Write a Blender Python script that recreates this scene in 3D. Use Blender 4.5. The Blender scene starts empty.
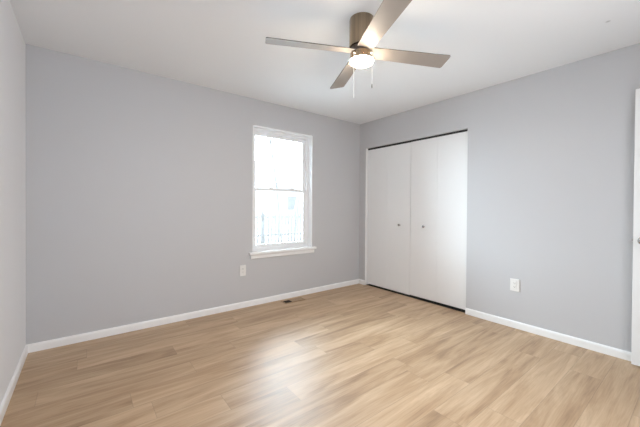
import bpy, bmesh, math, random
from mathutils import Vector, Matrix

random.seed(7)
S = bpy.context.scene
C = S.collection

# ------------------------------------------------------------------ camera
B, R, L, F, H = 3.3156, 3.34, -0.3668, -0.42, 2.44      # window wall y, right wall x, left wall x, front wall y, ceiling
CAM_Z, F_PX, CY, YAW, PITCH, ROLL = 1.1772, 303.5164, 208.9764, 0.6598, -0.0082, 0.0069
cam_data = bpy.data.cameras.new('camera')
cam = bpy.data.objects.new('camera', cam_data)
C.objects.link(cam)
U = Vector((math.cos(YAW), -math.sin(YAW), 0))
Fw = Vector((math.sin(YAW), math.cos(YAW), 0))
Z = Vector((0, 0, 1))
Fp = Fw * math.cos(PITCH) + Z * math.sin(PITCH)
Zp = Z * math.cos(PITCH) - Fw * math.sin(PITCH)
right = U * math.cos(ROLL) + Zp * math.sin(ROLL)
up = Zp * math.cos(ROLL) - U * math.sin(ROLL)
cam.matrix_world = Matrix(((right.x, up.x, -Fp.x, 0), (right.y, up.y, -Fp.y, 0), (right.z, up.z, -Fp.z, CAM_Z), (0, 0, 0, 1)))
cam_data.sensor_width = 36
cam_data.lens = F_PX / 640 * 36
cam_data.shift_y = (CY - 213.5) / 640
cam_data.clip_start = 0.02
S.camera = cam

# ------------------------------------------------------------------ world, light, exposure
SKY = 38.0                                               # cool overcast sky on the garden side
SKY_COL = (0.74, 0.89, 1.03)
SKY_REAR = 3.2                                           # dimmer sky on the side behind the camera
SKY_REAR_COL = (0.95, 0.97, 1.0)
w = bpy.data.worlds.new('overcast_sky')
S.world = w
w.use_nodes = True
_nt = w.node_tree
bgn = _nt.nodes['Background']
_tc = _nt.nodes.new('ShaderNodeTexCoord')
_sx = _nt.nodes.new('ShaderNodeSeparateXYZ')
_mr = _nt.nodes.new('ShaderNodeMapRange')
_mr.inputs['From Min'].default_value = -0.15
_mr.inputs['From Max'].default_value = 0.15
_mx = _nt.nodes.new('ShaderNodeMix')
_mx.data_type = 'RGBA'
_mx.inputs['A'].default_value = (*[c * SKY_REAR for c in SKY_REAR_COL], 1)
_mx.inputs['B'].default_value = (*[c * SKY for c in SKY_COL], 1)
_nt.links.new(_tc.outputs['Generated'], _sx.inputs[0])
_nt.links.new(_sx.outputs['Y'], _mr.inputs['Value'])
_nt.links.new(_mr.outputs[0], _mx.inputs['Factor'])
_nt.links.new(_mx.outputs['Result'], bgn.inputs['Color'])
bgn.inputs['Strength'].default_value = 1.0
S.view_settings.view_transform = 'Standard'
S.view_settings.look = 'None'
S.view_settings.gamma = 1
S.view_settings.use_curve_mapping = False
S.view_settings.exposure = -0.03
LAMP = 185.0                                              # the fan light's brightness
LAMP_COL = (1.0, 0.86, 0.69, 1)

# openings
WX0, WX1, WZ0, WZ1 = 1.57, 2.432, 0.625, 2.128           # window in the far wall
DX0, DX1, DZ1 = 2.47, 3.25, 2.05                         # doorway in the wall behind the camera
RX0, RX1, RZ0, RZ1 = -0.30, 2.20, 0.40, 2.25              # unseen opening added behind the camera for fill daylight
CY0, CY1, CZ1 = 1.655, 3.185, 2.052                       # closet opening in the right wall


def portal(loc, rot, sx, sy):
    ld = bpy.data.lights.new('daylight_portal', 'AREA')
    ld.shape = 'RECTANGLE'
    ld.size, ld.size_y = sx, sy
    ld.cycles.is_portal = True
    o = bpy.data.objects.new('daylight_portal', ld)
    o.location, o.rotation_euler = loc, rot
    C.objects.link(o)


portal(((WX0 + WX1) / 2, B + 0.16, (WZ0 + WZ1) / 2), (math.radians(-90), 0, 0), WX1 - WX0, WZ1 - WZ0)
portal(((RX0 + RX1) / 2, F - 0.13, (RZ0 + RZ1) / 2), (math.radians(90), 0, 0), RX1 - RX0, RZ1 - RZ0)


# ------------------------------------------------------------------ materials
def mat(name, col, rough=0.5, metal=0.0, spec=0.5, bump=0.0, bscale=200.0, var=0.0, vscale=6.0):
    m = bpy.data.materials.new(name)
    m.use_nodes = True
    nt = m.node_tree
    p = nt.nodes['Principled BSDF']
    p.inputs['Base Color'].default_value = (*col, 1)
    p.inputs['Roughness'].default_value = rough
    p.inputs['Metallic'].default_value = metal
    p.inputs['Specular IOR Level'].default_value = spec
    tc = nt.nodes.new('ShaderNodeTexCoord')
    if var:
        n = nt.nodes.new('ShaderNodeTexNoise')
        n.inputs['Scale'].default_value = vscale
        n.inputs['Detail'].default_value = 4
        nt.links.new(tc.outputs['Object'], n.inputs['Vector'])
        r = nt.nodes.new('ShaderNodeMapRange')
        r.inputs['To Min'].default_value = 1 - var
        r.inputs['To Max'].default_value = 1 + var
        nt.links.new(n.outputs['Fac'], r.inputs['Value'])
        x = nt.nodes.new('ShaderNodeVectorMath')
        x.operation = 'SCALE'
        x.inputs[0].default_value = col
        nt.links.new(r.outputs[0], x.inputs['Scale'])
        nt.links.new(x.outputs[0], p.inputs['Base Color'])
    if bump:
        n = nt.nodes.new('ShaderNodeTexNoise')
        n.inputs['Scale'].default_value = bscale
        n.inputs['Detail'].default_value = 3
        nt.links.new(tc.outputs['Object'], n.inputs['Vector'])
        b = nt.nodes.new('ShaderNodeBump')
        b.inputs['Strength'].default_value = bump
        b.inputs['Distance'].default_value = 0.002
        nt.links.new(n.outputs['Fac'], b.inputs['Height'])
        nt.links.new(b.outputs[0], p.inputs['Normal'])
    return m


def emit_mat(name, col, strength):
    m = bpy.data.materials.new(name)
    m.use_nodes = True
    p = m.node_tree.nodes['Principled BSDF']
    p.inputs['Base Color'].default_value = (0.9, 0.88, 0.84, 1)
    p.inputs['Roughness'].default_value = 0.4
    p.inputs['Emission Color'].default_value = col
    p.inputs['Emission Strength'].default_value = strength
    return m


def glass_mat():
    m = bpy.data.materials.new('window_glass')
    m.use_nodes = True
    nt = m.node_tree
    nt.nodes.remove(nt.nodes['Principled BSDF'])
    out = nt.nodes['Material Output']
    tr = nt.nodes.new('ShaderNodeBsdfTransparent')
    tr.inputs['Color'].default_value = (0.96, 0.98, 0.975, 1)
    gl = nt.nodes.new('ShaderNodeBsdfGlossy')
    gl.inputs['Roughness'].default_value = 0.02
    fr = nt.nodes.new('ShaderNodeFresnel')
    fr.inputs['IOR'].default_value = 1.45
    mx = nt.nodes.new('ShaderNodeMixShader')
    nt.links.new(fr.outputs[0], mx.inputs[0])
    nt.links.new(tr.outputs[0], mx.inputs[1])
    nt.links.new(gl.outputs[0], mx.inputs[2])
    nt.links.new(mx.outputs[0], out.inputs['Surface'])
    return m


def floor_mat():
    """Oak vinyl planks running along x: staggered rows, each plank its own tint, long grain, a few knots, thin dark seams."""
    m = bpy.data.materials.new('oak_planks')
    m.use_nodes = True
    nt = m.node_tree
    N, K = nt.nodes.new, nt.links.new
    p = nt.nodes['Principled BSDF']

    def math_(op, a, b=None, c=None):
        n = N('ShaderNodeMath')
        n.operation = op
        for i, v in enumerate((a, b, c)):
            if v is None:
                continue
            if isinstance(v, (int, float)):
                n.inputs[i].default_value = v
            else:
                K(v, n.inputs[i])
        return n.outputs[0]

    tc = N('ShaderNodeTexCoord')
    sp = N('ShaderNodeSeparateXYZ')
    K(tc.outputs['Object'], sp.inputs[0])
    W, LEN = 0.178, 1.22
    yr = math_('DIVIDE', math_('ADD', sp.outputs['Y'], 10.06), W)
    row = math_('FLOOR', yr)
    fy = math_('FRACT', yr)
    wn = N('ShaderNodeTexWhiteNoise')
    wn.noise_dimensions = '1D'
    K(row, wn.inputs['W'])
    xr = math_('ADD', math_('DIVIDE', math_('ADD', sp.outputs['X'], 20.0), LEN), wn.outputs['Value'])
    idx = math_('FLOOR', xr)
    fx = math_('FRACT', xr)
    wn2 = N('ShaderNodeTexWhiteNoise')
    wn2.noise_dimensions = '2D'
    cv = N('ShaderNodeCombineXYZ')
    K(row, cv.inputs[0])
    K(idx, cv.inputs[1])
    K(cv.outputs[0], wn2.inputs['Vector'])
    rnd = wn2.outputs['Value']
    # grain: stretched along x, shifted per plank
    gv = N('ShaderNodeCombineXYZ')
    K(math_('ADD', math_('MULTIPLY', sp.outputs['X'], 1.2), math_('MULTIPLY', rnd, 37.0)), gv.inputs[0])
    K(math_('ADD', math_('MULTIPLY', sp.outputs['Y'], 11.0), math_('MULTIPLY', rnd, 11.0)), gv.inputs[1])
    K(math_('MULTIPLY', rnd, 53.0), gv.inputs[2])
    g1 = N('ShaderNodeTexNoise')
    g1.inputs['Scale'].default_value = 1.0
    g1.inputs['Detail'].default_value = 5
    g1.inputs['Roughness'].default_value = 0.6
    g1.inputs['Distortion'].default_value = 0.8
    K(gv.outputs[0], g1.inputs['Vector'])
    fv = N('ShaderNodeCombineXYZ')
    K(math_('ADD', math_('MULTIPLY', sp.outputs['X'], 5.0), math_('MULTIPLY', rnd, 19.0)), fv.inputs[0])
    K(math_('MULTIPLY', sp.outputs['Y'], 120.0), fv.inputs[1])
    g2 = N('ShaderNodeTexNoise')
    g2.inputs['Scale'].default_value = 1.0
    g2.inputs['Detail'].default_value = 4
    K(fv.outputs[0], g2.inputs['Vector'])
    # colour ramp on grain
    ramp = N('ShaderNodeValToRGB')
    e = ramp.color_ramp.elements
    e[0].position, e[0].color = 0.28, (*FLOOR_DARK, 1)
    e[1].position, e[1].color = 0.70, (*FLOOR_LIGHT, 1)
    mid = ramp.color_ramp.elements.new(0.46)
    mid.color = (*FLOOR_MID, 1)
    K(math_('ADD', math_('MULTIPLY', g1.outputs['Fac'], 0.80), math_('ADD', math_('MULTIPLY', g2.outputs['Fac'], 0.22), math_('MULTIPLY', math_('SUBTRACT', rnd, 0.5), 0.08))), ramp.inputs[0])
    # per-plank tint
    tint = math_('ADD', 0.96, math_('MULTIPLY', wn2.outputs['Value'], 0.08))
    # seams
    ey = math_('MINIMUM', fy, math_('SUBTRACT', 1.0, fy))
    ex = math_('MINIMUM', fx, math_('SUBTRACT', 1.0, fx))
    sy = math_('LESS_THAN', ey, 0.009)
    sx = math_('LESS_THAN', ex, 0.0013)
    seam = math_('MAXIMUM', sy, sx)
    k = math_('MULTIPLY', tint, math_('SUBTRACT', 1.0, math_('MULTIPLY', seam, 0.22)))
    sc = N('ShaderNodeVectorMath')
    sc.operation = 'SCALE'
    K(ramp.outputs['Color'], sc.inputs[0])
    K(k, sc.inputs['Scale'])
    K(sc.outputs[0], p.inputs['Base Color'])
    rr = N('ShaderNodeMapRange')
    rr.inputs['To Min'].default_value = FLOOR_ROUGH - 0.05
    rr.inputs['To Max'].default_value = FLOOR_ROUGH + 0.07
    K(g1.outputs['Fac'], rr.inputs['Value'])
    K(rr.outputs[0], p.inputs['Roughness'])
    p.inputs['Specular IOR Level'].default_value = 0.95
    b = N('ShaderNodeBump')
    b.inputs['Strength'].default_value = 0.25
    b.inputs['Distance'].default_value = 0.0015
    K(math_('SUBTRACT', g2.outputs['Fac'], seam), b.inputs['Height'])
    K(b.outputs[0], p.inputs['Normal'])
    return m


def brushed_metal(name, col, rough):
    m = mat(name, col, rough, 1.0)
    nt = m.node_tree
    p = nt.nodes['Principled BSDF']
    tc = nt.nodes.new('ShaderNodeTexCoord')
    mp = nt.nodes.new('ShaderNodeMapping')
    mp.inputs['Scale'].default_value = (4, 4, 400)
    m2 = nt.nodes.new('ShaderNodeMapping')
    m2.inputs['Scale'].default_value = (22, 22, 0.4)  # upright light and dark colour bands standing in for reflections
    n2 = nt.nodes.new('ShaderNodeTexNoise')
    n2.inputs['Scale'].default_value = 1.0
    n2.inputs['Detail'].default_value = 3
    nt.links.new(tc.outputs['Object'], m2.inputs[0])
    nt.links.new(m2.outputs[0], n2.inputs['Vector'])
    r2 = nt.nodes.new('ShaderNodeMapRange')
    r2.inputs['From Min'].default_value = 0.3
    r2.inputs['From Max'].default_value = 0.7
    r2.inputs['To Min'].default_value = 0.6
    r2.inputs['To Max'].default_value = 1.35
    nt.links.new(n2.outputs['Fac'], r2.inputs['Value'])
    x2 = nt.nodes.new('ShaderNodeVectorMath')
    x2.operation = 'SCALE'
    x2.inputs[0].default_value = col
    nt.links.new(r2.outputs[0], x2.inputs['Scale'])
    nt.links.new(x2.outputs[0], p.inputs['Base Color'])
    n = nt.nodes.new('ShaderNodeTexNoise')
    n.inputs['Scale'].default_value = 2
    nt.links.new(tc.outputs['Object'], mp.inputs[0])
    nt.links.new(mp.outputs[0], n.inputs['Vector'])
    b = nt.nodes.new('ShaderNodeBump')
    b.inputs['Strength'].default_value = 0.08
    b.inputs['Distance'].default_value = 0.001
    nt.links.new(n.outputs['Fac'], b.inputs['Height'])
    nt.links.new(b.outputs[0], p.inputs['Normal'])
    return m


def ceiling_mat():
    """Flat white paint with one small grey mark near the right wall."""
    m = mat('ceiling_paint', CEILING_COL, 0.9, spec=0.2, bump=0.15, bscale=160)
    nt = m.node_tree
    p = nt.nodes['Principled BSDF']
    tc = nt.nodes.new('ShaderNodeTexCoord')
    d = nt.nodes.new('ShaderNodeVectorMath')
    d.operation = 'DISTANCE'
    d.inputs[1].default_value = (2.793, 0.441, H)
    nt.links.new(tc.outputs['Object'], d.inputs[0])
    r = nt.nodes.new('ShaderNodeMapRange')
    r.inputs['From Min'].default_value = 0.006
    r.inputs['From Max'].default_value = 0.017
    r.inputs['To Min'].default_value = 0.72
    r.inputs['To Max'].default_value = 1.0
    nt.links.new(d.outputs['Value'], r.inputs['Value'])
    x = nt.nodes.new('ShaderNodeVectorMath')
    x.operation = 'SCALE'
    x.inputs[0].default_value = CEILING_COL
    nt.links.new(r.outputs[0], x.inputs['Scale'])
    nt.links.new(x.outputs[0], p.inputs['Base Color'])
    return m


FLOOR_DARK, FLOOR_MID, FLOOR_LIGHT = (0.235, 0.130, 0.064), (0.440, 0.285, 0.160), (0.63, 0.455, 0.295)
FLOOR_ROUGH = 0.45
WALL_COL = (0.555, 0.555, 0.57)
CEILING_COL = (0.92, 0.94, 0.96)

M = {
    'wall': mat('grey_wall_paint', WALL_COL, 0.48, spec=0.5, bump=0.12, bscale=140),
    'ceiling': ceiling_mat(),
    'floor': floor_mat(),
    'trim': mat('white_trim_paint', (0.90, 0.90, 0.90), 0.4, var=0.02),
    'door': mat('white_door_paint', (0.86, 0.865, 0.87), 0.45, var=0.015, vscale=3),
    'vinyl': mat('white_vinyl', (0.88, 0.885, 0.9), 0.4, var=0.01),
    'glass': glass_mat(),
    'dark': mat('closet_shade_black', (0.02, 0.02, 0.02), 0.9, var=0.05),  # near black so the gaps round the doors read as deep shade
    'track': mat('closet_track_shade', (0.02, 0.02, 0.02), 0.6, 0.0, var=0.05),  # shade of the gap above the doors put into the track's colour
    'nickel': brushed_metal('brushed_nickel', (0.34, 0.262, 0.185), 0.2),
    'dark_nickel': brushed_metal('dark_nickel', (0.16, 0.13, 0.11), 0.4),
    'chrome': mat('satin_chrome', (0.55, 0.54, 0.53), 0.25, 1.0, var=0.03),
    'blade': mat('taupe_blade_laminate', (0.35, 0.31, 0.275), 0.44, spec=0.5, var=0.06, vscale=14),
    'blade_edge': mat('blade_edge_band', (0.12, 0.10, 0.09), 0.5, var=0.05),
    'lamp': emit_mat('lamp_diffuser', LAMP_COL, LAMP),
    'chain_white': mat('white_cord', (0.85, 0.85, 0.85), 0.5, var=0.02),
    'plate': mat('white_plastic', (0.82, 0.81, 0.79), 0.35, var=0.01),
    'slot': mat('socket_slot', (0.03, 0.03, 0.03), 0.6, var=0.05),
    'register': mat('tan_register_metal', (0.36, 0.24, 0.14), 0.45, 0.0, var=0.06, vscale=30),
    'register_well': mat('register_well', (0.02, 0.015, 0.012), 0.8, var=0.05),
    'lawn': mat('winter_ground', (0.44, 0.44, 0.43), 0.95, var=0.12, vscale=1.5, bump=0.3, bscale=30),
    'bark': mat('pale_bark', (0.20, 0.195, 0.19), 0.9, var=0.15, vscale=9),
    'fence': mat('weathered_boards', (0.235, 0.23, 0.228), 0.85, var=0.1, vscale=5),
    'siding': mat('house_siding', (0.45, 0.455, 0.46), 0.8, var=0.03),
    'shingle': mat('roof_shingle', (0.20, 0.205, 0.21), 0.9, var=0.1, vscale=8),
    'pane': mat('house_pane', (0.22, 0.225, 0.23), 0.15, var=0.03),
}


_p = M['wall'].node_tree.nodes['Principled BSDF']        # added sheen imitates extra light on the wall seen at grazing angles
_p.inputs['Sheen Weight'].default_value = 0.75
_p.inputs['Sheen Roughness'].default_value = 0.5


# ------------------------------------------------------------------ mesh helpers
def add_box(bm, x0, x1, y0, y1, z0, z1, bevel=0.0, seg=2):
    vs = [bm.verts.new((x, y, z)) for x in (x0, x1) for y in (y0, y1) for z in (z0, z1)]
    fs = [bm.faces.new([vs[i] for i in q]) for q in ((0, 1, 3, 2), (4, 6, 7, 5), (0, 4, 5, 1), (2, 3, 7, 6), (0, 2, 6, 4), (1, 5, 7, 3))]
    if bevel:
        es = {e for f in fs for e in f.edges}
        bmesh.ops.bevel(bm, geom=list(es), offset=bevel, segments=seg, profile=0.5, affect='EDGES')


def add_lathe(bm, prof, n=48, axis=Vector((0, 0, 1)), origin=Vector((0, 0, 0))):
    """prof: list of (radius, height); revolve about axis."""
    axis = Vector(axis).normalized()
    a = axis.orthogonal().normalized()
    b = axis.cross(a)
    rings = []
    for r, h in prof:
        if r < 1e-6:
            rings.append([bm.verts.new(Vector(origin) + axis * h)])
        else:
            rings.append([bm.verts.new(Vector(origin) + axis * h + (a * math.cos(2 * math.pi * i / n) + b * math.sin(2 * math.pi * i / n)) * r) for i in range(n)])
    for p, q in zip(rings, rings[1:]):
        for i in range(n):
            j = (i + 1) % n
            if len(p) == 1 and len(q) == 1:
                continue
            if len(p) == 1:
                bm.faces.new((p[0], q[i], q[j]))
            elif len(q) == 1:
                bm.faces.new((p[i], q[0], p[j]))
            else:
                bm.faces.new((p[i], q[i], q[j], p[j]))


def add_tube(bm, pts, radii, n=8):
    rings = []
    for i, (p, r) in enumerate(zip(pts, radii)):
        d = (pts[min(i + 1, len(pts) - 1)] - pts[max(i - 1, 0)]).normalized()
        a = d.orthogonal().normalized() if i == 0 else (rings_a - d * rings_a.dot(d)).normalized()
        rings_a = a
        b = d.cross(a)
        rings.append([bm.verts.new(p + (a * math.cos(2 * math.pi * k / n) + b * math.sin(2 * math.pi * k / n)) * r) for k in range(n)])
    for p, q in zip(rings, rings[1:]):
        for k in range(n):
            bm.faces.new((p[k], p[(k + 1) % n], q[(k + 1) % n], q[k]))
    bm.faces.new(rings[0][::-1])
    bm.faces.new(rings[-1])


def add_profile(bm, prof, path):
    """Sweep an (offset, z) profile along straight runs given as (point, outward normal) pairs."""
    rows = [[bm.verts.new((p[0] + n[0] * o, p[1] + n[1] * o, z)) for o, z in prof] for p, n in path]
    m = len(prof)
    for a, b in zip(rows, rows[1:]):
        for i in range(m):
            bm.faces.new((a[i], a[(i + 1) % m], b[(i + 1) % m], b[i]))
    bm.faces.new(rows[0][::-1])
    bm.faces.new(rows[-1])


def obj(name, bm, material, parent=None, smooth=False, loc=None):
    bmesh.ops.recalc_face_normals(bm, faces=bm.faces)
    me = bpy.data.meshes.new(name)
    bm.to_mesh(me)
    bm.free()
    if isinstance(material, (list, tuple)):
        for x in material:
            me.materials.append(M[x])
    else:
        me.materials.append(M[material])
    if smooth:
        for f in me.polygons:
            f.use_smooth = True
        me.set_sharp_from_angle(angle=math.radians(35))
    o = bpy.data.objects.new(name, me)
    C.objects.link(o)
    if parent is not None:
        o.parent = parent
    if loc is not None:
        o.location = loc
    return o


def box_obj(name, material, parent, *b, bevel=0.0):
    bm = bmesh.new()
    add_box(bm, *b, bevel=bevel)
    return obj(name, bm, material, parent)


def tag(o, label, cat, kind=None, group=None):
    o['label'] = label
    o['category'] = cat
    if kind:
        o['kind'] = kind
    if group:
        o['group'] = group
    return o


def empty(name, loc, rz=0.0):
    o = bpy.data.objects.new(name, None)
    o.empty_display_size = 0.1
    o.location = loc
    o.rotation_euler = (0, 0, rz)
    C.objects.link(o)
    return o


# ------------------------------------------------------------------ room shell
T = 0.13
bm = bmesh.new()
add_box(bm, L - T, R + T, F - T, B + T, -0.12, 0.0)
tag(obj('floor', bm, 'floor'), 'light oak plank floor with a soft window reflection', 'floor', 'structure')

bm = bmesh.new()
add_box(bm, L - T, R + T, F - T, B + T, H, H + 0.12)
tag(obj('ceiling', bm, 'ceiling'), 'plain white ceiling above the grey walls', 'ceiling', 'structure')

bm = bmesh.new()
add_box(bm, L - T, L, F - T, B + T, 0, H)
tag(obj('wall_left', bm, 'wall'), 'grey painted wall at the left edge without openings', 'wall', 'structure')


def wall_with_holes(name, u0, u1, holes, make):
    """Wall slab cut into boxes round its rectangular holes; make(u0, u1, z0, z1) adds one box."""
    us = sorted({u0, u1, *[h[0] for h in holes], *[h[1] for h in holes]})
    for a, b in zip(us, us[1:]):
        cut = [h for h in holes if h[0] <= a + 1e-6 and h[1] >= b - 1e-6]
        z = 0.0
        for h in sorted(cut, key=lambda h: h[2]):
            if h[2] > z + 1e-6:
                make(a, b, z, h[2])
            z = h[3]
        if z < H - 1e-6:
            make(a, b, z, H)


bm = bmesh.new()
wall_with_holes('wall_back', L, R, [(WX0, WX1, WZ0, WZ1)], lambda a, b, c, d: add_box(bm, a, b, B, B + T, c, d))
tag(obj('wall_back', bm, 'wall'), 'long grey wall with the bright window in it', 'wall', 'structure')

bm = bmesh.new()
wall_with_holes('wall_right', F - T, B + T, [(CY0, CY1, 0, CZ1)], lambda a, b, c, d: add_box(bm, R, R + T, a, b, c, d))
tag(obj('wall_right', bm, 'wall'), 'bluish grey wall holding the white closet doors', 'wall', 'structure')

bm = bmesh.new()
wall_with_holes('wall_front', L, R, [(DX0, DX1, 0, DZ1), (RX0, RX1, RZ0, RZ1)], lambda a, b, c, d: add_box(bm, a, b, F - T, F, c, d))
tag(obj('wall_front', bm, 'wall'), 'grey wall with doorway and added fill-light opening opposite the bright window', 'wall', 'structure')

# hall box added beyond the unseen doorway to keep sky light out
bm = bmesh.new()
add_box(bm, DX0 - 0.30, DX0 - 0.20, F - T - 1.1, F - T, 0, H)
add_box(bm, R + 0.1, R + 0.2, F - T - 1.1, F - T, 0, H)
add_box(bm, DX0 - 0.30, R + 0.2, F - T - 1.2, F - T - 1.1, 0, H)
add_box(bm, DX0 - 0.30, R + 0.2, F - T - 1.2, F - T, H, H + 0.1)
add_box(bm, DX0 - 0.30, R + 0.2, F - T - 1.2, F - T, -0.1, 0)
tag(obj('wall_hall_light_block', bm, 'wall'), 'grey hall walls added beyond the doorway to block sky light', 'wall', 'structure')

# closet interior: a shallow box behind the doors, coloured black for shade
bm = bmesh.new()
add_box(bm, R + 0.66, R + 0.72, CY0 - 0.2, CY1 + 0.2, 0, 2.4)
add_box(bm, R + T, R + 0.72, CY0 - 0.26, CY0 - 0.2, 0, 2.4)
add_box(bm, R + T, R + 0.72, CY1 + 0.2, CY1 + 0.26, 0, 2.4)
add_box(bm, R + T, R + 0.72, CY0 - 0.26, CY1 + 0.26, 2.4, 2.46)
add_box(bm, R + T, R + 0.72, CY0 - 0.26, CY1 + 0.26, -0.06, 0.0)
add_box(bm, R + 0.022, R + 0.66, CY0 + 0.005, CY1 - 0.005, 0.0, 0.003)  # black floor strip painting shade into the gap under the doors
tag(obj('wall_closet', bm, 'dark'), 'closet interior coloured black as shade behind the white folding doors', 'wall', 'structure')

# baseboards (profile: offset into the room, z)
BB = [(0, 0), (0.014, 0), (0.014, 0.052), (0.011, 0.060), (0.006, 0.065), (0, 0.067)]
bm = bmesh.new()
add_profile(bm, BB, [((L, F), (1, 0)), ((L, B), (1, 0))])
tag(obj('baseboard_left', bm, 'trim'), 'white baseboard along the left wall', 'baseboard', 'structure')
bm = bmesh.new()
add_profile(bm, BB, [((L, B), (0, -1)), ((R, B), (0, -1))])
tag(obj('baseboard_back', bm, 'trim'), 'white baseboard under the window wall', 'baseboard', 'structure')
bm = bmesh.new()
add_profile(bm, BB, [((R, CY0), (-1, 0)), ((R, F), (-1, 0))])
add_profile(bm, BB, [((R, B), (-1, 0)), ((R, CY1), (-1, 0))])
tag(obj('baseboard_right', bm, 'trim'), 'white baseboard along the wall beside the closet', 'baseboard', 'structure')

# white corner bead lining the closet opening
bm = bmesh.new()
add_box(bm, R - 0.002, R + T, CY1 - 0.004, CY1 + 0.005, 0, CZ1)
add_box(bm, R + 0.002, R + T, CY0 - 0.003, CY0 + 0.003, 0, CZ1)
tag(obj('trim_2', bm, 'trim'), 'thin white jamb lining the closet opening', 'trim', 'structure')

# ------------------------------------------------------------------ window_1
win = empty('window_1', ((WX0 + WX1) / 2, B + 0.08, WZ0))
tag(win, 'white double-hung window with bright daylight in the back wall', 'window', 'structure')
ox, oy, oz = win.location


def wbox(name, material, parent, x0, x1, y0, y1, z0, z1, bevel=0.003):
    return box_obj(name, material, parent, x0 - ox, x1 - ox, y0 - oy, y1 - oy, z0 - oz, z1 - oz, bevel=bevel)


def wring(name, material, parent, x0, x1, y0, y1, z0, z1, sw, zt, zb, bevel=0.003):
    bm = bmesh.new()
    for q in ((x0, x0 + sw, z0, z1), (x1 - sw, x1, z0, z1), (x0 + sw, x1 - sw, z1 - zt, z1), (x0 + sw, x1 - sw, z0, z0 + zb)):
        add_box(bm, q[0] - ox, q[1] - ox, y0 - oy, y1 - oy, q[2] - oz, q[3] - oz, bevel=bevel)
    return obj(name, bm, material, parent)


# white reveal boards lining the opening
bm = bmesh.new()
for q in ((WX0 - 0.006, WX0 + 0.006, WZ0, WZ1), (WX1 - 0.006, WX1 + 0.006, WZ0, WZ1), (WX0 + 0.006, WX1 - 0.006, WZ1 - 0.006, WZ1 + 0.006)):
    add_box(bm, q[0] - ox, q[1] - ox, B - 0.002 - oy, B + 0.09 - oy, q[2] - oz, q[3] - oz, bevel=0.001)
obj('window_reveal', bm, 'trim', win)
fx0, fx1, fz0, fz1 = WX0 + 0.006, WX1 - 0.006, WZ0 + 0.005, WZ1 - 0.006
wring('window_frame', 'vinyl', win, fx0, fx1, B + 0.08, B + T + 0.01, fz0, fz1, 0.032, 0.034, 0.034)
sx0, sx1 = fx0 + 0.032, fx1 - 0.032
MEET = 1.385
low = wring('lower_sash', 'vinyl', win, sx0, sx1, B + 0.088, B + 0.108, fz0 + 0.034, MEET + 0.016, 0.045, 0.032, 0.042)
upp = wring('upper_sash', 'vinyl', win, sx0, sx1, B + 0.112, B + 0.132, MEET - 0.016, fz1 - 0.034, 0.045, 0.045, 0.032)
wbox('glass_pane', 'glass', low, sx0 + 0.044, sx1 - 0.044, B + 0.097, B + 0.100, fz0 + 0.075, MEET - 0.015, bevel=0)
wbox('glass_pane', 'glass', upp, sx0 + 0.044, sx1 - 0.044, B + 0.121, B + 0.124, MEET + 0.015, fz1 - 0.078, bevel=0)
for lx in (1.855, 2.17):
    bm = bmesh.new()
    add_box(bm, lx - 0.03 - ox, lx + 0.03 - ox, B + 0.09 - oy, B + 0.112 - oy, MEET + 0.016 - oz, MEET + 0.024 - oz, bevel=0.002)
    add_lathe(bm, [(0.0, 0.018), (0.010, 0.018), (0.012, 0.014), (0.012, 0.006)], 20, origin=(lx - ox, B + 0.1 - oy, MEET + 0.016 - oz))
    add_box(bm, lx - 0.004 - ox, lx + 0.03 - ox, B + 0.084 - oy, B + 0.096 - oy, MEET + 0.024 - oz, MEET + 0.031 - oz, bevel=0.002)
    obj('sash_lock', bm, 'vinyl', low)

# window stool and apron
bm = bmesh.new()
add_box(bm, 1.516, 2.487, B - 0.042, B + 0.085, 0.604, 0.631, bevel=0.006, seg=3)
add_profile(bm, [(0, 0.552), (0.016, 0.552), (0.022, 0.560), (0.024, 0.59), (0.034, 0.605), (0, 0.605)], [((1.540, B), (0, -1)), ((2.462, B), (0, -1))])
tag(obj('trim_1', bm, 'trim'), 'white window sill board with apron below the bright window', 'window sill', 'structure')

# ------------------------------------------------------------------ closet bifold doors
DXF = R + 0.034                                          # room-side face of the doors


def bifold(name, label, y_fold_edges, z0, z1, knob_y):
    root = empty(name, (DXF + 0.017, sum((y_fold_edges[0], y_fold_edges[-1])) / 2, z0))
    tag(root, label, 'closet door', 'structure')
    rx, ry, rz = root.location
    knob_panel = None
    for a, b in zip(y_fold_edges, y_fold_edges[1:]):
        pn = box_obj('door_panel', 'door', root, DXF - rx, DXF + 0.034 - rx, a + 0.0004 - ry, b - 0.0004 - ry, 0, z1 - z0, bevel=0.0008)
        if a < knob_y < b:
            knob_panel = pn
    bm = bmesh.new()
    add_lathe(bm, [(0.0, 0.030), (0.008, 0.030), (0.0145, 0.027), (0.0165, 0.021), (0.0145, 0.015), (0.008, 0.011), (0.0065, 0.004), (0.011, 0.0), (0.011, -0.001)],
              24, axis=(-1, 0, 0), origin=(DXF - rx, knob_y - ry, 0.934 - rz))
    k = obj('door_knob', bm, 'chrome', knob_panel, smooth=True)
    k['label'] = 'small round silver knob'
    return root


YM = 2.416
bifold('door_2', 'white flat folding closet door nearer the window corner, with silver knob', (YM + 0.002, 2.802, CY1 - 0.010), 0.022, 2.026, 2.585)
bifold('door_3', 'white flat folding closet door nearer the right outlet, with silver knob', (CY0 + 0.008, 2.034, YM - 0.002), 0.028, 2.028, 2.212)

bm = bmesh.new()
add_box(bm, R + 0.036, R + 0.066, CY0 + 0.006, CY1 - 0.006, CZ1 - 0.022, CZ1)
tag(obj('trim_3', bm, 'track'), 'dark metal track above the folding closet doors', 'door track', 'structure')

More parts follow.
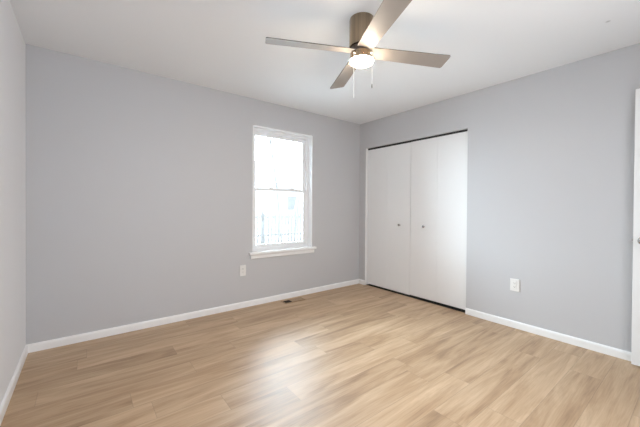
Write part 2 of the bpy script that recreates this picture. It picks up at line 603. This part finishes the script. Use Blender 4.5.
# ------------------------------------------------------------------ open room door at the right edge
DF = 3.225
dr = empty('door_1', (DF + 0.0175, -0.015, 0.018))
tag(dr, 'white flat room door standing open against the right wall', 'door', 'structure')
rx, ry, rz = dr.location
leaf = box_obj('door_leaf', 'door', dr, DF - rx, DF + 0.035 - rx, -0.395 - ry, 0.354 - ry, 0, 2.044, bevel=0.002)
KY, KZ = 0.300, 0.942
for s, f in ((-1, DF), (1, DF + 0.035)):
    bm = bmesh.new()
    add_lathe(bm, [(0.0, 0.060), (0.013, 0.060), (0.022, 0.056), (0.0265, 0.047), (0.0265, 0.038), (0.021, 0.029), (0.012, 0.023), (0.010, 0.012), (0.026, 0.009), (0.031, 0.004), (0.031, -0.001)],
              40, axis=(s, 0, 0), origin=(f - rx, KY - ry, KZ - rz))
    k = obj('door_knob', bm, 'chrome', dr, smooth=True)
    k['label'] = 'round satin silver door knob'
bm = bmesh.new()
add_box(bm, DF + 0.006 - rx, DF + 0.029 - rx, 0.353 - ry, 0.3555 - ry, KZ - 0.028 - rz, KZ + 0.028 - rz, bevel=0.0008)
add_box(bm, DF + 0.011 - rx, DF + 0.024 - rx, 0.354 - ry, 0.367 - ry, KZ - 0.008 - rz, KZ + 0.008 - rz, bevel=0.002)
obj('door_latch', bm, 'chrome', dr)
for hz in (0.25, 1.02, 1.80):
    bm = bmesh.new()
    add_lathe(bm, [(0, -0.045), (0.006, -0.045), (0.006, 0.045), (0, 0.045)], 14, origin=(DF + 0.037 - rx, -0.399 - ry, hz - rz))
    obj('hinge', bm, 'chrome', dr, smooth=True)

# ------------------------------------------------------------------ ceiling fan
FX, FY = 1.478, 1.459
fan = empty('ceiling_fan', (FX, FY, H))
tag(fan, 'brushed nickel flush ceiling fan with four taupe blades and lit lamp', 'ceiling fan')


def fz(z):
    return CAM_Z + (z - CAM_Z) * 1.02 - H if z < 2.43 else z - H


bm = bmesh.new()
add_lathe(bm, [(0.0, 0.0), (0.081, 0.0), (0.083, fz(2.432)), (0.083, fz(2.236)), (0.081, fz(2.230)), (0.074, fz(2.230)), (0.0, fz(2.230))], 64)
obj('motor_housing', bm, 'nickel', fan, smooth=True)
bm = bmesh.new()
add_lathe(bm, [(0.0, fz(2.231)), (0.070, fz(2.231)), (0.070, fz(2.190)), (0.0, fz(2.190))], 48)
obj('blade_hub', bm, 'dark_nickel', fan, smooth=True)
bm = bmesh.new()
add_lathe(bm, [(0.0, fz(2.191)), (0.074, fz(2.191)), (0.077, fz(2.186)), (0.077, fz(2.144)), (0.0, fz(2.142))], 64)
kit = obj('light_kit', bm, 'nickel', fan, smooth=True)
bm = bmesh.new()
add_lathe(bm, [(0.0, fz(2.143)), (0.079, fz(2.143)), (0.0795, fz(2.139)), (0.076, fz(2.131)), (0.064, fz(2.1235)), (0.040, fz(2.118)), (0.0, fz(2.117))], 64)
obj('lamp_diffuser', bm, 'lamp', kit, smooth=True)

# one blade, then three copies turned round the hub
ZB, PHI, W0, W1, RT, R0 = fz(2.203), math.radians(-12.9), 0.103, 0.1305, 0.6385, 0.055
bm = bmesh.new()
top, bot = [], []
outline = []
CR = 0.014


def half(r):
    return (W0 + (W1 - W0) * (r - 0.1) / (RT - 0.1)) / 2


outline.append((R0, -half(R0)))
for a in range(0, 7):
    t = math.radians(-90 + 15 * a)
    outline.append((RT - CR + CR * math.cos(t), -(half(RT) - CR) + CR * math.sin(t)))
for a in range(0, 7):
    t = math.radians(15 * a)
    outline.append((RT - CR + CR * math.cos(t), (half(RT) - CR) + CR * math.sin(t)))
outline.append((R0, half(R0)))
TH = 0.0055
for r, s in outline:
    for lst, h in ((top, TH / 2), (bot, -TH / 2)):
        lst.append(bm.verts.new((r, s * math.cos(PHI) - h * math.sin(PHI), s * math.sin(PHI) + h * math.cos(PHI))))
bm.faces.new(top)
bm.faces.new(bot[::-1])
n = len(outline)
for i in range(n):
    j = (i + 1) % n
    bm.faces.new((top[i], bot[i], bot[j], top[j]))
blade = obj('fan_blade', bm, ['blade', 'blade_edge'], fan)
for f in blade.data.polygons:
    if f.area < 0.006:
        f.material_index = 1
blade.location = (0, 0, ZB)
base = -0.449
blade.rotation_euler = (0, 0, base)
for k in range(1, 4):
    b = blade.copy()
    C.objects.link(b)
    b.parent = fan
    b.rotation_euler = (0, 0, base + k * math.pi / 2)


def pull_chain(lat, dep, z0, z1, mat_name, r, fob_mat, label):
    x = U.x * lat - Fw.x * dep
    y = U.y * lat - Fw.y * dep
    bm = bmesh.new()
    m = int((z0 - z1) / 0.006)
    add_tube(bm, [Vector((x, y, fz(z0 + (z1 - z0) * i / m))) for i in range(m + 1)], [r * (1.0 if i % 2 else 0.72) for i in range(m + 1)], 6)
    # short arm from the light kit's side out to the chain
    d = Vector((x, y, 0)).normalized()
    add_tube(bm, [d * 0.076 + Vector((0, 0, fz(z0))), Vector((x, y, fz(z0)))], [0.0022, 0.0022], 8)
    c = obj('pull_chain', bm, mat_name, fan, smooth=True)
    c['label'] = label
    bm = bmesh.new()
    add_lathe(bm, [(0.0, 0.0), (0.0015, -0.001), (0.0026, -0.010), (0.0030, -0.022), (0.002, -0.029), (0.0, -0.030)], 16, origin=(x, y, fz(z1)))
    obj('chain_fob', bm, fob_mat, c, smooth=True)
    return c


pull_chain(-0.060, 0.070, 2.165, 1.905, 'chain_white', 0.0022, 'chain_white', 'longer white pull chain')
pull_chain(0.060, 0.072, 2.165, 1.965, 'chain_white', 0.0010, 'dark_nickel', 'shorter thin pull chain with dark fob')


# ------------------------------------------------------------------ wall outlets
def receptacle(parent, cz):
    bm = bmesh.new()
    n = 32
    loop = []
    for i in range(n):
        t = 2 * math.pi * i / n
        loop.append((max(-0.0165, min(0.0165, 0.0195 * math.cos(t))), 0.0145 * math.sin(t)))
    f = [bm.verts.new((x, -0.0075, cz + z)) for x, z in loop]
    b = [bm.verts.new((x, -0.004, cz + z)) for x, z in loop]
    bm.faces.new(f)
    for i in range(n):
        j = (i + 1) % n
        bm.faces.new((f[i], f[j], b[j], b[i]))
    rc = obj('receptacle', bm, 'plate', parent)
    bm = bmesh.new()
    add_box(bm, -0.0075, -0.0055, -0.0079, -0.007, cz - 0.001, cz + 0.007)
    add_box(bm, 0.0055, 0.0075, -0.0079, -0.007, cz - 0.001, cz + 0.006)
    add_lathe(bm, [(0, 0.0079), (0.0023, 0.0079), (0.0023, 0.007)], 12, axis=(0, -1, 0), origin=(0, 0, cz - 0.007))
    obj('socket_slots', bm, 'slot', rc)


o1 = empty('wall_outlet', (1.447, B, 0.430))
tag(o1, 'white duplex outlet on the wall below and left of the window', 'wall outlet', group='wall outlets')
box_obj('face_plate', 'plate', o1, -0.037, 0.037, -0.0065, 0.0, -0.062, 0.062, bevel=0.0025)
receptacle(o1, 0.0195)
receptacle(o1, -0.0195)
bm = bmesh.new()
add_lathe(bm, [(0, 0.008), (0.003, 0.0075), (0.0035, 0.006)], 14, axis=(0, -1, 0))
obj('plate_screw', bm, 'plate', o1, smooth=True)

o2 = empty('wall_outlet', (R, 1.174, 0.420), -math.pi / 2)
tag(o2, 'white square-faced outlet on the bluish wall between closet and open door', 'wall outlet', group='wall outlets')
box_obj('face_plate', 'plate', o2, -0.041, 0.041, -0.0085, 0.0, -0.060, 0.060, bevel=0.003)
box_obj('receptacle', 'plate', o2, -0.0165, 0.0165, -0.0115, -0.006, -0.0335, 0.0335, bevel=0.0012)
rc = o2.children[-1]
bm = bmesh.new()
for cz in (0.018, -0.016):
    add_box(bm, -0.0075, -0.0055, -0.0119, -0.011, cz - 0.001, cz + 0.007)
    add_box(bm, 0.0055, 0.0075, -0.0119, -0.011, cz - 0.001, cz + 0.006)
    add_lathe(bm, [(0, 0.0119), (0.0023, 0.0119), (0.0023, 0.011)], 12, axis=(0, -1, 0), origin=(0, 0, cz - 0.006))
obj('socket_slots', bm, 'slot', rc)
for sz in (0.048, -0.048):
    bm = bmesh.new()
    add_lathe(bm, [(0, 0.0098), (0.0028, 0.0094), (0.0032, 0.008)], 14, axis=(0, -1, 0), origin=(0, 0, sz))
    obj('plate_screw', bm, 'plate', o2, smooth=True)

# ------------------------------------------------------------------ floor register
VX0, VX1, VY0, VY1 = 1.915, 2.205, 3.130, 3.243
vent = empty('floor_register', ((VX0 + VX1) / 2, (VY0 + VY1) / 2, 0.0))
tag(vent, 'tan metal floor vent with dark opening set beside the baseboard under the window', 'floor vent')
hx, hy = (VX1 - VX0) / 2, (VY1 - VY0) / 2
bm = bmesh.new()
for q in ((-hx, hx, -hy, -hy + 0.014), (-hx, hx, hy - 0.014, hy), (-hx, -hx + 0.014, -hy + 0.014, hy - 0.014), (hx - 0.014, hx, -hy + 0.014, hy - 0.014)):
    add_box(bm, q[0], q[1], q[2], q[3], 0.0, 0.0055, bevel=0.0012)
obj('register_frame', bm, 'register', vent)
box_obj('register_well', 'register_well', vent, -hx + 0.012, hx - 0.012, -hy + 0.012, hy - 0.012, 0.0002, 0.0012)
for i in range(20):
    cx = -hx + 0.022 + i * (2 * hx - 0.044) / 19
    lean = 0.0 if i < 7 else 1.0
    bm = bmesh.new()
    if lean:
        add_box(bm, cx - 0.0062, cx + 0.0062, -hy + 0.013, hy - 0.013, 0.0030, 0.0042)
    else:
        add_box(bm, cx - 0.0008, cx + 0.0008, -hy + 0.013, hy - 0.013, 0.0012, 0.0040)
    obj('louver', bm, 'register' if lean else 'register_well', vent)

# ------------------------------------------------------------------ outdoors, seen washed out through the window
GZ = -0.35
bm = bmesh.new()
add_box(bm, -40, 45, B + T + 0.02, 70, GZ - 0.2, GZ)
tag(obj('lawn', bm, 'lawn'), 'pale winter ground outside the window', 'ground', 'structure')


def bare_tree(x, y, h, r, seed, label):
    rnd = random.Random(seed)
    bm = bmesh.new()

    def branch(p, d, length, r0, depth):
        n = 5
        pts, rad = [p.copy()], [r0]
        q, dd = p.copy(), d.normalized()
        for i in range(n):
            dd = (dd + Vector((rnd.uniform(-.13, .13), rnd.uniform(-.13, .13), rnd.uniform(0, .1)))).normalized()
            q = q + dd * length / n
            pts.append(q.copy())
            rad.append(r0 * (1 - 0.62 * (i + 1) / n))
        add_tube(bm, pts, rad, 7 if depth == 0 else 5)
        if depth < 3:
            for k in range(4 if depth == 0 else 3):
                i = rnd.randint(2, n) if depth else min(n, 2 + k)
                a = rnd.uniform(0, 2 * math.pi)
                nd = (dd + Vector((math.cos(a), math.sin(a), rnd.uniform(.1, .6))) * rnd.uniform(.5, .95)).normalized()
                branch(pts[i], nd, length * rnd.uniform(.42, .62), rad[i] * 0.75, depth + 1)

    branch(Vector((0, 0, 0)), Vector((rnd.uniform(-.06, .06), rnd.uniform(-.06, .06), 1)), h * 0.62, r, 0)
    t = obj('bare_tree', bm, 'bark', None, smooth=False, loc=(x, y, GZ))
    return tag(t, label, 'tree', group='bare trees outside')


bare_tree(7.6, 13.0, 9.0, 0.10, 3, 'bare tree outside the window whose trunk rises through the middle of the panes')
bare_tree(11.2, 17.0, 11.0, 0.13, 5, 'bare tree outside behind the fence, nearest the left side of the window')
bare_tree(11.4, 15.5, 10.0, 0.11, 12, 'bare tree outside the window nearest its right side frame')

fence = empty('garden_fence', (8.5, 10.6, GZ))
tag(fence, 'pale picket fence crossing the garden outside the window', 'fence')
for k in range(7):
    box_obj('fence_post', 'fence', fence, -4.6 + k * 1.5, -4.5 + k * 1.5, 0.03, 0.13, 0, 1.38, bevel=0.01)
for z in (0.35, 1.05):
    box_obj('fence_rail', 'fence', fence, -4.6, 4.5, 0.0, 0.03, z, z + 0.09, bevel=0.005)
bm = bmesh.new()
for k in range(60):
    x = -4.55 + k * 0.152
    add_box(bm, x, x + 0.095, -0.02, 0.0, 0.06, 1.22)
obj('fence_pickets', bm, 'fence', fence)

house = empty('neighbour_house', (17.5, 27.0, GZ))
tag(house, 'pale house far beyond the fence outside the window', 'house')
box_obj('house_wall', 'siding', house, -5, 5, -4, 4, 0, 3.6)
bm = bmesh.new()
a = [bm.verts.new(v) for v in ((-5.4, -4.5, 3.5), (5.4, -4.5, 3.5), (5.4, 4.5, 3.5), (-5.4, 4.5, 3.5), (-5.4, 0, 5.9), (5.4, 0, 5.9))]
for q in ((0, 1, 5, 4), (2, 3, 4, 5), (0, 4, 3), (1, 2, 5), (0, 3, 2, 1)):
    bm.faces.new([a[i] for i in q])
obj('house_roof', bm, 'shingle', house)
for x in (-3.4, -0.5, 2.4):
    wn = box_obj('house_window', 'trim', house, x, x + 1.1, -4.05, -3.98, 1.1, 2.5)
    box_obj('house_window_pane', 'pane', wn, x + 0.08, x + 1.02, -4.07, -4.05, 1.18, 2.42)
